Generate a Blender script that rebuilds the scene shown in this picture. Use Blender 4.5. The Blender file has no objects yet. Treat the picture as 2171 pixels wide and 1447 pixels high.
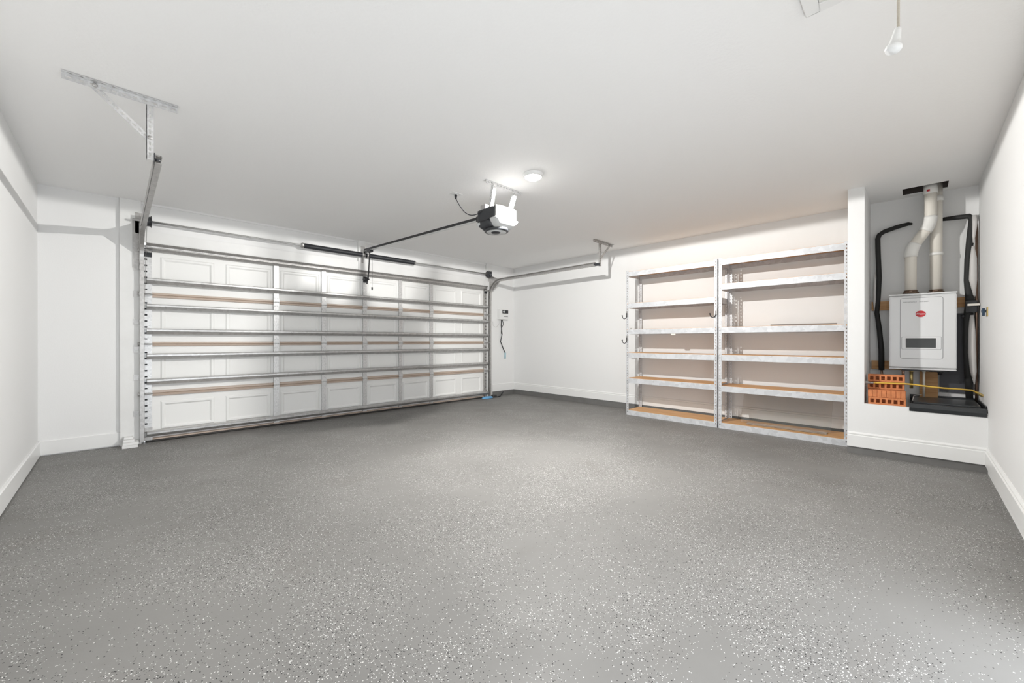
import bpy, bmesh, math, random
from mathutils import Vector, Matrix
random.seed(7)
scene = bpy.context.scene
C = scene.collection

# ---------------------------------------------------------------- camera, world, exposure
EYE = 1.117
cam_d = bpy.data.cameras.new('camera')
cam_d.sensor_width = 36.0
cam_d.lens = 36.0 * 846.5 / 2171.0
cam_d.clip_start = 0.02
cam = bpy.data.objects.new('camera', cam_d)
C.objects.link(cam)
cam.location = (-5.9328, -5.937, EYE)
cam.rotation_euler = (math.pi / 2 - 0.0022, 0, -0.7806)
scene.camera = cam
w = bpy.data.worlds.new('world'); scene.world = w
w.use_nodes = True
w.node_tree.nodes['Background'].inputs[0].default_value = (0.9, 0.95, 1, 1)
w.node_tree.nodes['Background'].inputs[1].default_value = 7.6
scene.view_settings.view_transform = 'Standard'
scene.view_settings.look = 'None'
scene.view_settings.gamma = 1
scene.view_settings.use_curve_mapping = False
scene.view_settings.exposure = -0.48
LAMP = (-3.25, -3.50, 2.545)
LAMP_STRENGTH = 40.0
LAMP_POWER = 650.0

# ---------------------------------------------------------------- materials
MATS = {}
def mat(name, col, rough=0.5, metal=0.0, bump=0.0, bscale=60, var=0.0, vscale=8.0, spec=0.5, emit=None, alpha=None):
    if name in MATS: return MATS[name]
    m = bpy.data.materials.new(name); m.use_nodes = True
    nt = m.node_tree; b = nt.nodes['Principled BSDF']
    b.inputs['Base Color'].default_value = (*col, 1)
    b.inputs['Roughness'].default_value = rough
    b.inputs['Metallic'].default_value = metal
    b.inputs['Specular IOR Level'].default_value = spec
    tc = nt.nodes.new('ShaderNodeTexCoord')
    if var > 0:
        n = nt.nodes.new('ShaderNodeTexNoise'); n.inputs['Scale'].default_value = vscale; n.inputs['Detail'].default_value = 4
        nt.links.new(tc.outputs['Object'], n.inputs['Vector'])
        r = nt.nodes.new('ShaderNodeValToRGB')
        r.color_ramp.elements[0].position = 0.3; r.color_ramp.elements[1].position = 0.7
        r.color_ramp.elements[0].color = (*[c * (1 - var) for c in col], 1)
        r.color_ramp.elements[1].color = (*[min(1, c * (1 + var)) for c in col], 1)
        nt.links.new(n.outputs['Fac'], r.inputs['Fac']); nt.links.new(r.outputs['Color'], b.inputs['Base Color'])
    if bump > 0:
        n = nt.nodes.new('ShaderNodeTexNoise'); n.inputs['Scale'].default_value = bscale; n.inputs['Detail'].default_value = 3
        nt.links.new(tc.outputs['Object'], n.inputs['Vector'])
        bp = nt.nodes.new('ShaderNodeBump'); bp.inputs['Strength'].default_value = bump; bp.inputs['Distance'].default_value = 0.004
        nt.links.new(n.outputs['Fac'], bp.inputs['Height']); nt.links.new(bp.outputs['Normal'], b.inputs['Normal'])
    if emit:
        b.inputs['Emission Color'].default_value = (*emit[0], 1); b.inputs['Emission Strength'].default_value = emit[1]
    MATS[name] = m
    return m

def galv(name, col, metal, rough, scale=45):
    m = mat(name, col, rough, metal)
    nt = m.node_tree; b = nt.nodes['Principled BSDF']
    tc = nt.nodes.new('ShaderNodeTexCoord')
    v = nt.nodes.new('ShaderNodeTexVoronoi'); v.inputs['Scale'].default_value = scale
    nt.links.new(tc.outputs['Object'], v.inputs['Vector'])
    r = nt.nodes.new('ShaderNodeValToRGB')
    r.color_ramp.elements[0].color = (*[c * 0.86 for c in col], 1)
    r.color_ramp.elements[1].color = (*[min(1, c * 1.12) for c in col], 1)
    nt.links.new(v.outputs['Color'], r.inputs['Fac']); nt.links.new(r.outputs['Color'], b.inputs['Base Color'])
    return m

def wood(name, c1, c2, axis='Y', scale=3.0, rough=0.5):
    m = mat(name, c1, rough)
    nt = m.node_tree; b = nt.nodes['Principled BSDF']
    tc = nt.nodes.new('ShaderNodeTexCoord'); mp = nt.nodes.new('ShaderNodeMapping')
    mp.inputs['Scale'].default_value = {'Y': (12, 0.9, 12), 'X': (0.9, 12, 12), 'Z': (12, 12, 0.9)}[axis]
    nt.links.new(tc.outputs['Object'], mp.inputs['Vector'])
    n = nt.nodes.new('ShaderNodeTexNoise'); n.inputs['Scale'].default_value = scale; n.inputs['Detail'].default_value = 6; n.inputs['Distortion'].default_value = 0.6
    nt.links.new(mp.outputs['Vector'], n.inputs['Vector'])
    r = nt.nodes.new('ShaderNodeValToRGB')
    r.color_ramp.elements[0].position = 0.35; r.color_ramp.elements[1].position = 0.68
    r.color_ramp.elements[0].color = (*c2, 1); r.color_ramp.elements[1].color = (*c1, 1)
    nt.links.new(n.outputs['Fac'], r.inputs['Fac']); nt.links.new(r.outputs['Color'], b.inputs['Base Color'])
    return m

def floor_material():
    m = bpy.data.materials.new('flaked_epoxy'); m.use_nodes = True
    nt = m.node_tree; L = nt.links; b = nt.nodes['Principled BSDF']
    tc = nt.nodes.new('ShaderNodeTexCoord')
    def noise(scale, detail=3, dist=0.0):
        n = nt.nodes.new('ShaderNodeTexNoise'); n.inputs['Scale'].default_value = scale; n.inputs['Detail'].default_value = detail
        n.inputs['Distortion'].default_value = dist
        L.new(tc.outputs['Object'], n.inputs['Vector']); return n.outputs['Fac']
    def math_(op, a, bb=None, clamp=False):
        n = nt.nodes.new('ShaderNodeMath'); n.operation = op; n.use_clamp = clamp
        for i, q in enumerate((a, bb)):
            if q is None: continue
            if isinstance(q, (int, float)): n.inputs[i].default_value = q
            else: L.new(q, n.inputs[i])
        return n.outputs[0]
    def remap(x, a, bb, c, d):
        n = nt.nodes.new('ShaderNodeMapRange'); L.new(x, n.inputs[0])
        for i, q in enumerate((a, bb, c, d)): n.inputs[i + 1].default_value = q
        return n.outputs[0]
    def mixc(f, a, bb):
        n = nt.nodes.new('ShaderNodeMix'); n.data_type = 'RGBA'
        if isinstance(f, (int, float)): n.inputs[0].default_value = f
        else: L.new(f, n.inputs[0])
        for i, q in ((6, a), (7, bb)):
            if isinstance(q, tuple): n.inputs[i].default_value = (*q, 1)
            else: L.new(q, n.inputs[i])
        return n.outputs[2]
    base = mixc(remap(noise(0.9, 4), 0.35, 0.65, 0, 1), FLOOR_A, FLOOR_B)
    stain = remap(noise(2.3, 5, 0.5), 0.58, 0.75, 0, 0.35)
    base = mixc(stain, base, FLOOR_C)
    # two generations of paint flakes, denser in drifts
    drift = noise(1.6, 3, 0.4)
    out = base; hmask = None
    for scale, thr, lo, hi, col in ((150, 0.36, 0.0, 0.030, FLAKE_W), (165, 0.38, 0.0, 0.055, FLAKE_D), (230, 0.42, 0.0, 0.040, FLAKE_W), (110, 0.30, 0.0, 0.022, FLAKE_D)):
        v = nt.nodes.new('ShaderNodeTexVoronoi'); v.inputs['Scale'].default_value = scale
        v.voronoi_dimensions = '2D'
        mp = nt.nodes.new('ShaderNodeMapping'); mp.inputs['Location'].default_value = (scale * 0.37, scale * 0.11, 0)
        L.new(tc.outputs['Object'], mp.inputs['Vector']); L.new(mp.outputs['Vector'], v.inputs['Vector'])
        sep = nt.nodes.new('ShaderNodeSeparateColor'); L.new(v.outputs['Color'], sep.inputs[0])
        dens = remap(drift, 0.36, 0.68, lo + hi * 0.12, hi * 2.9)
        pick = math_('LESS_THAN', sep.outputs[0], dens)
        small = math_('LESS_THAN', v.outputs['Distance'], math_('MULTIPLY', remap(sep.outputs[1], 0, 1, 0.45, 1.15), thr))
        msk = math_('MULTIPLY', pick, small)
        out = mixc(msk, out, col)
        hmask = msk if hmask is None else math_('MAXIMUM', hmask, msk)
    L.new(out, b.inputs['Base Color'])
    L.new(remap(noise(3.0, 4), 0.3, 0.7, 0.5, 0.66), b.inputs['Roughness']); b.inputs['Specular IOR Level'].default_value = 0.35
    h = math_('ADD', math_('MULTIPLY', noise(38, 3), 0.8), math_('MULTIPLY', hmask, 0.5))
    bp = nt.nodes.new('ShaderNodeBump'); bp.inputs['Strength'].default_value = 0.35; bp.inputs['Distance'].default_value = 0.003
    L.new(h, bp.inputs['Height']); L.new(bp.outputs['Normal'], b.inputs['Normal'])
    return m

FLOOR_A = (0.200, 0.195, 0.187); FLOOR_B = (0.240, 0.234, 0.225); FLOOR_C = (0.178, 0.165, 0.153)
FLAKE_W = (0.72, 0.71, 0.69); FLAKE_D = (0.022, 0.022, 0.023)
M_WALL = mat('wall_paint', (0.845, 0.845, 0.84), 0.62, bump=0.12, bscale=90)
M_CEIL = mat('ceiling_texture', (0.93, 0.925, 0.915), 0.75, bump=0.35, bscale=45)
M_TRIM = mat('trim_paint', (0.86, 0.86, 0.85), 0.35)
M_BOARD = mat('painted_lumber', (0.82, 0.82, 0.81), 0.45, bump=0.15, bscale=25, var=0.03, vscale=5)
M_FLOOR = floor_material()
M_CURB = mat('curb_paint', (0.17, 0.167, 0.162), 0.5, bump=0.2, bscale=40, var=0.08)
M_DOOR = mat('door_white', (0.87, 0.87, 0.855), 0.42)
M_GALV = galv('galvanised_steel', (0.50, 0.49, 0.48), 0.75, 0.42)
M_STILE = galv('spangled_steel', (0.66, 0.66, 0.66), 0.55, 0.40, 70)
M_STRUT = galv('strut_steel', (0.56, 0.555, 0.55), 0.65, 0.36, 30)
M_TAN = mat('tan_rail', (0.52, 0.42, 0.35), 0.35)
M_SHELF = galv('shelf_zinc', (0.64, 0.65, 0.67), 0.2, 0.48, 25)
M_DECK = wood('particle_deck', (0.78, 0.47, 0.22), (0.66, 0.36, 0.15), 'Y')
M_LUMBER = wood('bare_lumber', (0.62, 0.36, 0.16), (0.46, 0.23, 0.08), 'Y')
M_BLACK = mat('black_plastic', (0.02, 0.021, 0.024), 0.4)
M_SPRING = mat('spring_black', (0.022, 0.023, 0.028), 0.45)
M_DARK = mat('dark_plastic', (0.035, 0.037, 0.042), 0.35)
M_FOAM = mat('black_foam', (0.018, 0.018, 0.018), 0.7, bump=0.4, bscale=80)
M_WHITEPL = mat('white_plastic', (0.8, 0.8, 0.79), 0.35)
M_PVC = mat('cream_pvc', (0.78, 0.74, 0.67), 0.35)
M_PVCW = mat('white_pvc', (0.84, 0.83, 0.80), 0.3)
M_HEATER = mat('heater_silver', (0.74, 0.745, 0.75), 0.38, 0.2)
M_HEATERP = mat('heater_panel', (0.77, 0.775, 0.78), 0.34, 0.15)
M_GROOVE = mat('groove_grey', (0.25, 0.25, 0.26), 0.5)
M_RED = mat('logo_red', (0.55, 0.02, 0.03), 0.35)
M_LOGOW = mat('logo_white', (0.85, 0.85, 0.85), 0.4)
M_TEXT = mat('print_grey', (0.22, 0.22, 0.23), 0.5)
M_SCREEN = mat('display_glass', (0.03, 0.03, 0.028), 0.12)
M_BRONZE = mat('bronze_clamp', (0.16, 0.11, 0.08), 0.35, 0.7)
M_COPPER = mat('copper', (0.42, 0.28, 0.21), 0.35, 0.8)
M_BRASS = mat('brass', (0.55, 0.42, 0.18), 0.35, 0.8)
M_YELLOW = mat('yellow_gas_coating', (0.72, 0.46, 0.07), 0.4)
M_BRICK = mat('orange_clay', (0.62, 0.22, 0.085), 0.75, bump=0.3, bscale=120, var=0.12, vscale=25)
M_PAN = mat('black_pan', (0.03, 0.033, 0.036), 0.28)
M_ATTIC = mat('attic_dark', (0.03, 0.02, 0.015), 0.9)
M_BLUE = mat('blue_rope', (0.16, 0.42, 0.72), 0.5)
M_ROPE = mat('jute_cord', (0.55, 0.50, 0.42), 0.8, bump=0.6, bscale=300)
M_SLAT = wood('weathered_grey_wood', (0.30, 0.27, 0.25), (0.20, 0.18, 0.165), 'Y')
M_LENS = mat('frosted_lens', (0.62, 0.63, 0.63), 0.3)
M_TAPE = mat('foil_tape', (0.62, 0.60, 0.585), 0.45)
M_CAP = mat('pale_grey_plastic', (0.30, 0.297, 0.29), 0.55)
M_RUBBER = mat('dark_rubber', (0.05, 0.048, 0.046), 0.6)
M_BULB = mat('lamp_glow', (1, 1, 1), 0.3, emit=((1.0, 0.985, 0.955), LAMP_STRENGTH))
M_GLASS = bpy.data.materials.new('clear_glass'); M_GLASS.use_nodes = True
_b = M_GLASS.node_tree.nodes['Principled BSDF']
_b.inputs['Base Color'].default_value = (0.985, 0.99, 0.985, 1); _b.inputs['Roughness'].default_value = 0.03
_b.inputs['Transmission Weight'].default_value = 1.0; _b.inputs['IOR'].default_value = 1.45

# ---------------------------------------------------------------- mesh builder
class MB:
    def __init__(self): self.v = []; self.f = []; self.sm = []
    def add(self, vs, fs, smooth=False):
        o = len(self.v); self.v += [Vector(p) for p in vs]
        for f in fs: self.f.append([i + o for i in f]); self.sm.append(smooth)
        return self
    def box(self, a, b, rot=None, about=None):
        x0, x1 = sorted((a[0], b[0])); y0, y1 = sorted((a[1], b[1])); z0, z1 = sorted((a[2], b[2]))
        vs = [Vector(p) for p in ((x0,y0,z0),(x1,y0,z0),(x1,y1,z0),(x0,y1,z0),(x0,y0,z1),(x1,y0,z1),(x1,y1,z1),(x0,y1,z1))]
        if rot is not None:
            c = Vector(about) if about is not None else sum(vs, Vector()) / 8
            vs = [c + rot @ (p - c) for p in vs]
        return self.add(vs, [(0,3,2,1),(4,5,6,7),(0,1,5,4),(1,2,6,5),(2,3,7,6),(3,0,4,7)])
    def prism(self, prof, axis, a, b):
        # prof: 2D ring; axis x: (y,z) ring, axis y: (x,z), axis z: (x,y)
        n = len(prof)
        def p3(q, t): return {'x': (t, q[0], q[1]), 'y': (q[0], t, q[1]), 'z': (q[0], q[1], t)}[axis]
        vs = [p3(q, a) for q in prof] + [p3(q, b) for q in prof]
        fs = [[i, (i + 1) % n, n + (i + 1) % n, n + i] for i in range(n)] + [list(range(n))[::-1], list(range(n, 2 * n))]
        return self.add(vs, fs)
    def tube(self, pts, r, n=10, smooth=True, squash=None):
        pts = [Vector(p) for p in pts]; rs = r if isinstance(r, (list, tuple)) else [r] * len(pts)
        rings = []; prev = None
        for i, p in enumerate(pts):
            t = (pts[min(i + 1, len(pts) - 1)] - pts[max(i - 1, 0)]).normalized()
            if prev is None:
                u = t.cross(Vector((0, 0, 1)))
                if u.length < 1e-3: u = t.cross(Vector((0, 1, 0)))
                u.normalize()
            else:
                u = (prev - t * prev.dot(t)).normalized()
            prev = u; v2 = t.cross(u)
            rings.append([p + (u * math.cos(2 * math.pi * k / n) + v2 * math.sin(2 * math.pi * k / n)) * rs[i] for k in range(n)])
        vs = [q for rg in rings for q in rg]; fs = []
        for i in range(len(pts) - 1):
            for k in range(n):
                fs.append([i * n + k, i * n + (k + 1) % n, (i + 1) * n + (k + 1) % n, (i + 1) * n + k])
        self.add(vs, fs, smooth)
        self.add(rings[0], [list(range(n))[::-1]]); self.add(rings[-1], [list(range(n))])
        return self
    def lathe(self, prof, c, axis='z', n=24, smooth=True):
        # prof: (radius, height)
        c = Vector(c); vs = []
        for rr, h in prof:
            for k in range(n):
                a = 2 * math.pi * k / n; u, v2 = rr * math.cos(a), rr * math.sin(a)
                vs.append(c + Vector({'z': (u, v2, h), 'x': (h, u, v2), 'y': (v2, h, u)}[axis]))
        m = len(prof); fs = [[i * n + k, i * n + (k + 1) % n, (i + 1) * n + (k + 1) % n, (i + 1) * n + k] for i in range(m - 1) for k in range(n)]
        self.add(vs, fs, smooth)
        if prof[0][0] > 1e-5: self.add(vs[:n], [list(range(n))[::-1]])
        if prof[-1][0] > 1e-5: self.add(vs[-n:], [list(range(n))])
        return self
    def sweep(self, ring_fn, pts, closed_ring=True):
        # ring_fn(i, p) -> list of 3D points
        rings = [ring_fn(i, Vector(p)) for i, p in enumerate(pts)]; n = len(rings[0])
        vs = [q for rg in rings for q in rg]; fs = []
        for i in range(len(rings) - 1):
            for k in range(n if closed_ring else n - 1):
                fs.append([i * n + k, i * n + (k + 1) % n, (i + 1) * n + (k + 1) % n, (i + 1) * n + k])
        self.add(vs, fs)
        if closed_ring: self.add(rings[0], [list(range(n))[::-1]]); self.add(rings[-1], [list(range(n))])
        return self
    def mesh(self, name, m, off=(0, 0, 0), bevel=0.0):
        me = bpy.data.meshes.new(name); o = Vector(off)
        bm = bmesh.new(); vs = [bm.verts.new(p - o) for p in self.v]
        for f, s in zip(self.f, self.sm):
            try: fc = bm.faces.new([vs[i] for i in f]); fc.smooth = s
            except ValueError: pass
        bmesh.ops.remove_doubles(bm, verts=bm.verts, dist=1e-6)
        if bevel > 0:
            bmesh.ops.bevel(bm, geom=[e for e in bm.edges if e.calc_face_angle(0) > 0.6], offset=bevel, segments=2, affect='EDGES', profile=0.7)
        bmesh.ops.recalc_face_normals(bm, faces=bm.faces)
        bm.to_mesh(me); bm.free(); me.materials.append(m)
        return me

def wloc(o):
    l = Vector(o.location)
    while o.parent: o = o.parent; l += Vector(o.location)
    return l
def link(name, me, parent=None, loc=(0, 0, 0)):
    o = bpy.data.objects.new(name, me); C.objects.link(o)
    if parent: o.parent = parent
    o.location = loc
    return o
def part(name, mb, m, parent, bevel=0.0, label=None):
    o = link(name, mb.mesh(name, m, wloc(parent), bevel), parent)
    if label: o['label'] = label
    return o
def tag(o, label, cat, group=None):
    o['label'] = label; o['category'] = cat
    if group: o['group'] = group
    return o
def thing(name, label, cat, loc, group=None):
    o = bpy.data.objects.new(name, None); C.objects.link(o); o.location = loc; o.empty_display_size = 0.1
    return tag(o, label, cat, group)
def solo(name, mb, m, label, cat, base, bevel=0.0, group=None):
    return tag(link(name, mb.mesh(name, m, base, bevel), None, base), label, cat, group)
def struct(name, mb, m, label=None, bevel=0.0):
    o = link(name, mb.mesh(name, m, (0, 0, 0), bevel)); o['kind'] = 'structure'
    if label: o['label'] = label
    return o

def perforated(mb, o, du, dv, dn, w, L, hw, hh, pitch, start, th=0.0022):
    """flat steel strip with a row of punched holes: o corner, du width dir, dv length dir, dn thickness dir"""
    o = Vector(o); du = Vector(du); dv = Vector(dv); dn = Vector(dn)
    def bx(u0, u1, v0, v1):
        p = [o + du * a + dv * b + dn * c for c in (0, th) for (a, b) in ((u0, v0), (u1, v0), (u1, v1), (u0, v1))]
        mb.add(p, [(0,3,2,1),(4,5,6,7),(0,1,5,4),(1,2,6,5),(2,3,7,6),(3,0,4,7)])
    a = (w - hw) / 2
    bx(0, a, 0, L); bx(w - a, w, 0, L)
    v = 0.0; c = start
    while c + hh / 2 < L - 0.005:
        bx(a, w - a, v, c - hh / 2); v = c + hh / 2; c += pitch
    bx(a, w - a, v, L)
    return mb

# ================================================================= ROOM SHELL
XL, YN, ZC = -6.471, -6.369, 2.625        # left wall, near wall, ceiling
DX0, DX1, DZ = -5.72, -0.775, 2.205        # garage door opening
struct('floor', MB().box((XL - .15, YN - .15, -0.12), (0.15, 0.4, 0)), M_FLOOR, 'grey epoxy garage floor scattered with black and white flakes')
HX0, HX1, HY0, HY1 = -0.355, -0.085, -6.16, -5.845   # vent cut-out in the ceiling
cl = MB()
cl.box((XL - .15, YN - .15, ZC), (HX0, 0.15, ZC + .012)).box((HX1, YN - .15, ZC), (.15, .15, ZC + .012))
cl.box((HX0, YN - .15, ZC), (HX1, HY0, ZC + .012)).box((HX0, HY1, ZC), (HX1, .15, ZC + .012))
ceiling = struct('ceiling', cl, M_CEIL, 'white lightly textured garage ceiling')
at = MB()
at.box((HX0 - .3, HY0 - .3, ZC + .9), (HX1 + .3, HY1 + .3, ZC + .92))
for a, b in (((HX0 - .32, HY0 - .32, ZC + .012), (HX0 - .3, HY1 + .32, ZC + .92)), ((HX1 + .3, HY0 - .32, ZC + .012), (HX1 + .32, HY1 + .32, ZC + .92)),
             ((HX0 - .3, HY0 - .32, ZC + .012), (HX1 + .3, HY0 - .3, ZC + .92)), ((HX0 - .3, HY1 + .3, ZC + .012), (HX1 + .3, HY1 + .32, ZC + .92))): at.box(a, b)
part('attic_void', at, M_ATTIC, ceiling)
WY1, WZ1 = YN, 1.15
wl = MB().box((XL - .12, YN - .12, 0), (XL, .12, ZC))
struct('wall_left', wl, M_WALL, 'plain white side wall at the far left edge')
struct('wall_right', MB().box((0, YN - .12, 0), (.12, .12, ZC)), M_WALL, 'white wall behind the shelving and the water heater')
FX0, FX1 = -6.42, -3.5                    # low opening added in the near wall, unseen behind the camera, for fill light
wf = MB().box((XL, YN - .12, 0), (FX0, YN, ZC)).box((FX1, YN - .12, 0), (0, YN, ZC)).box((FX0, YN - .12, WZ1), (FX1, YN, ZC))
struct('wall_front', wf, M_WALL, 'white wall at the far right beside the water heater recess')
wb = MB().box((XL, 0, 0), (DX0, .12, ZC)).box((DX1, 0, 0), (0, .12, ZC)).box((DX0, 0, DZ), (DX1, .12, ZC))
struct('wall_back', wb, M_WALL, 'white wall that holds the double garage door')
struct('wall_partition', MB().box((-.733, -5.587, .0), (0, -5.461, ZC)), M_WALL, 'full-height white stub wall between shelving and heater recess')
struct('wall_knee', MB().box((-.733, YN, .071), (-.62, -5.587, .503)).box((-.62, YN, .071), (0, -5.587, .47)), M_WALL, 'low white wall below the water heater recess')

# curbs (painted like the floor)
struct('trim_1', MB().box((-.735, YN, 0), (-.6, -5.459, .071)), M_CURB, 'dark grey concrete curb under the low white wall')
struct('trim_2', MB().box((-.005, -5.461, 0), (0, 0, .100)), M_CURB, 'grey painted curb under the right wall baseboard')
struct('trim_3', MB().box((-.61, -.005, 0), (0, 0, .100)), M_CURB, 'grey painted curb in the corner right of the garage door')
# baseboards
def basep(t, z0, z1): return [(0, z0), (-t, z0), (-t, z1 - .034), (-t * .55, z1 - .028), (-t * .75, z1 - .014), (-t * .25, z1), (0, z1)]
def plain(t, z0, z1): return [(0, z0), (-t, z0), (-t, z1 - .006), (-t * .6, z1), (0, z1)]
struct('baseboard_right', MB().prism(basep(.016, .100, .245), 'y', -5.461, 0), M_TRIM, 'white moulded baseboard along the shelving wall')
struct('baseboard_back', MB().prism(plain(.014, .100, .245), 'x', -.61, -.0), M_TRIM, 'short white baseboard right of the garage door')
struct('baseboard_left', MB().prism(plain(.016, .012, .148), 'x', XL, -5.905), M_TRIM, 'plain white baseboard left of the garage door')
struct('baseboard_side', MB().prism([(XL - q[0], q[1]) for q in plain(.016, .012, .148)], 'y', WY1, 0), M_TRIM, 'white baseboard on the left side wall')
struct('baseboard_knee', MB().prism([(-.733 + q[0], q[1]) for q in basep(.018, .071, .214)], 'y', YN, -5.461), M_TRIM, 'white moulded baseboard along the low wall below the heater')
struct('baseboard_front', MB().prism([(YN - q[0], q[1]) for q in basep(.018, .071, .214)], 'x', FX1, -.733), M_TRIM, 'white moulded baseboard at the far right edge')

# door surround lumber
struct('trim_4', MB().box((-5.908, -.042, 0), (-5.742, 0, ZC)), M_BOARD, 'white painted jamb board left of the garage door', .003)
struct('trim_5', MB().box((-.792, -.04, 0), (-.636, 0, ZC)), M_BOARD, 'white painted jamb board right of the garage door', .003)
struct('trim_6', MB().box((-5.742, -.03, 2.185), (-3.345, 0, 2.312)), M_BOARD, 'white painted header board over the left half of the garage door', .003)
struct('trim_7', MB().box((-3.2, -.03, 2.185), (-.792, 0, 2.312)), M_BOARD, 'white painted header board over the right half of the garage door', .003)
struct('trim_8', MB().box((-3.345, -.042, 2.185), (-3.2, 0, ZC)), M_BOARD, 'upright white spring anchor board above the garage door', .003)
struct('trim_9', MB().box((-5.742, -.016, ZC - .022), (-3.345, 0, ZC)).box((-3.2, -.016, ZC - .022), (-.792, 0, ZC)), M_TRIM, 'thin bright strip at the ceiling above the garage door')

# ================================================================= GARAGE DOOR
door = bpy.data.objects.new('door_1', None); C.objects.link(door); door.location = (-3.25, 0.02, 0)
door['kind'] = 'structure'; door['label'] = 'white sectional double garage door with steel struts, closed'
YP = 0.0                                    # inner face of the door skin
joints = [0.022, 0.537, 1.079, 1.62, 2.165]
pcx = [-5.34 + .6 * k for k in range(8)]
PW, PH = .49, .315
def panel_mesh():
    mb = MB()
    # raised-and-fielded panel: moulding ring then a field (embossed towards the room)
    def rect(w2, h2, y): return [(-w2, y, -h2), (w2, y, -h2), (w2, y, h2), (-w2, y, h2)]
    rs = [rect(PW / 2, PH / 2, 0.001), rect(PW / 2 - .012, PH / 2 - .012, -.008), rect(PW / 2 - .030, PH / 2 - .030, -.008), rect(PW / 2 - .046, PH / 2 - .046, .0045), rect(PW / 2 - .05, PH / 2 - .05, .0045)]
    vs = [p for r in rs for p in r]; fs = []
    for i in range(len(rs) - 1):
        for k in range(4): fs.append([i * 4 + k, i * 4 + (k + 1) % 4, (i + 1) * 4 + (k + 1) % 4, (i + 1) * 4 + k])
    fs.append([len(vs) - 4 + k for k in range(4)])
    return mb.add(vs, fs).mesh('panel', M_DOOR)
PM = panel_mesh()
dl = Vector(door.location)
for s in range(4):
    z0, z1 = joints[s] + .002, joints[s + 1] - .002
    zc = (z0 + z1) / 2 - (.0 if s else -.005)
    mb = MB()
    # skin with openings where the pressed panels sit
    xs = [DX0 + .015] + [q for c in pcx for q in (c - PW / 2, c + PW / 2)] + [DX1 - .015]
    mb.box((xs[0], YP, z0), (xs[-1], YP + .04, zc - PH / 2)).box((xs[0], YP, zc + PH / 2), (xs[-1], YP + .04, z1))
    for k in range(0, len(xs), 2): mb.box((xs[k], YP, zc - PH / 2), (xs[k + 1], YP + .04, zc + PH / 2))
    mb.box((xs[0], YP + .03, zc - PH / 2), (xs[-1], YP + .04, zc + PH / 2))
    sec = part('section', mb, M_DOOR, door)
    for c in pcx: link('panel', PM, sec, Vector((c, YP, zc)) - dl)
# tan edge rails at the three section joints
for zj, a, b in ((.537, .503, .566), (1.079, 1.054, 1.104), (1.62, 1.592, 1.648)):
    m_ = (a + b) / 2
    mb = MB().prism([(YP, a), (YP - .022, a + .004), (YP - .026, m_ - .006), (YP - .014, m_), (YP - .024, m_ + .006), (YP - .022, b - .004), (YP, b)], 'x', -5.655, -.852)
    part('joint_rail', mb, M_TAN, door, label='tan edge rail between two door sections')
# horizontal reinforcing struts
def strut_profile(zt, h=.064, d=.062):
    y0 = YP - .032
    return [(y0, zt + .002), (y0 - d * .88, zt - .003), (y0 - d, zt - .010), (y0 - d, zt - h * .44), (y0 - d * .93, zt - h * .54), (y0 - d * .42, zt - h * .96), (y0 - d * .30, zt - h), (y0, zt - h)]
for zt in (1.80, 1.517, 1.248, .974, .698, .129):
    part('strut', MB().prism(strut_profile(zt, .062, .064), 'x', -5.70, -.785), M_STRUT, door)
ts = MB().prism([(YP, 2.185), (YP - .070, 2.180), (YP - .074, 2.174), (YP - .050, 2.150), (YP - .048, 2.140), (YP - .058, 2.134), (YP - .058, 2.128), (YP - .040, 2.104), (YP - .036, 2.098), (YP, 2.096)], 'x', -5.70, -.785)
part('top_strut', ts, M_GALV, door)
bs = MB().prism([(YP, .028), (YP - .034, .028), (YP - .034, .04), (YP - .006, .046), (YP, .046)], 'x', -5.66, -.85)
part('bottom_retainer', bs, M_TAN, door)
part('bottom_seal', MB().prism([(YP + .04, .0), (YP - .02, .0), (YP - .03, .012), (YP - .02, .027), (YP + .04, .027)], 'x', DX0 + .01, DX1 - .01), M_RUBBER, door)
# stiles, one per section; galvanised channels
def stile_mesh(h):
    mb = MB()
    mb.box((-.029, -.032, 0), (.029, -.030, h)).box((-.029, -.030, 0), (-.027, 0, h)).box((.027, -.030, 0), (.029, 0, h))
    for q in (.05, h / 2, h - .05):
        for sx in (-.015, .015):
            if q != h / 2: mb.lathe([(.006, 0), (.006, -.004), (.003, -.006)], (sx, -.032, q), 'y', 6)
    return mb.mesh('stile', M_STILE)
for s in range(4):
    z0, z1 = joints[s] + .004, joints[s + 1] - .004
    me = stile_mesh(z1 - z0)
    for cx in (-4.44, -3.84, -3.24, -2.64, -2.047): link('stile', me, door, Vector((cx, YP, z0)) - dl)
    for x0, x1 in ((-5.722, -5.657), (-.852, -.790)):
        mb = MB()
        L = z1 - z0
        perforated(mb, (x0, YP - .034, z0), (1, 0, 0), (0, 0, 1), (0, 1, 0), x1 - x0, L, .0, .0, 9, 5)
        mb2 = MB()
        w_ = x1 - x0
        # front plate with a row of oval slots near the track side
        a = .006 if x0 < -3 else w_ - .028
        mb2.box((x0, YP - .034, z0), (x0 + a, YP - .032, z1)).box((x0 + a + .022, YP - .034, z0), (x1, YP - .032, z1))
        v = z0; c = z0 + .05
        while c + .01 < z1 - .01:
            mb2.box((x0 + a, YP - .034, v), (x0 + a + .022, YP - .032, c - .0085)); v = c + .0085; c += .066
        mb2.box((x0 + a, YP - .034, v), (x0 + a + .022, YP - .032, z1))
        mb2.box((x0, YP - .032, z0), (x0 + .002, YP, z1)).box((x1 - .002, YP - .032, z0), (x1, YP, z1))
        part('end_stile', mb2, M_STILE if x0 < -3 else M_GALV, door)
        part('slot_shade', MB().box((x0 + .003, YP - .012, z0), (x1 - .003, YP - .010, z1)), M_BLACK, door)  # black sheet stands in for the shade inside the channel, behind the slots
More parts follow.
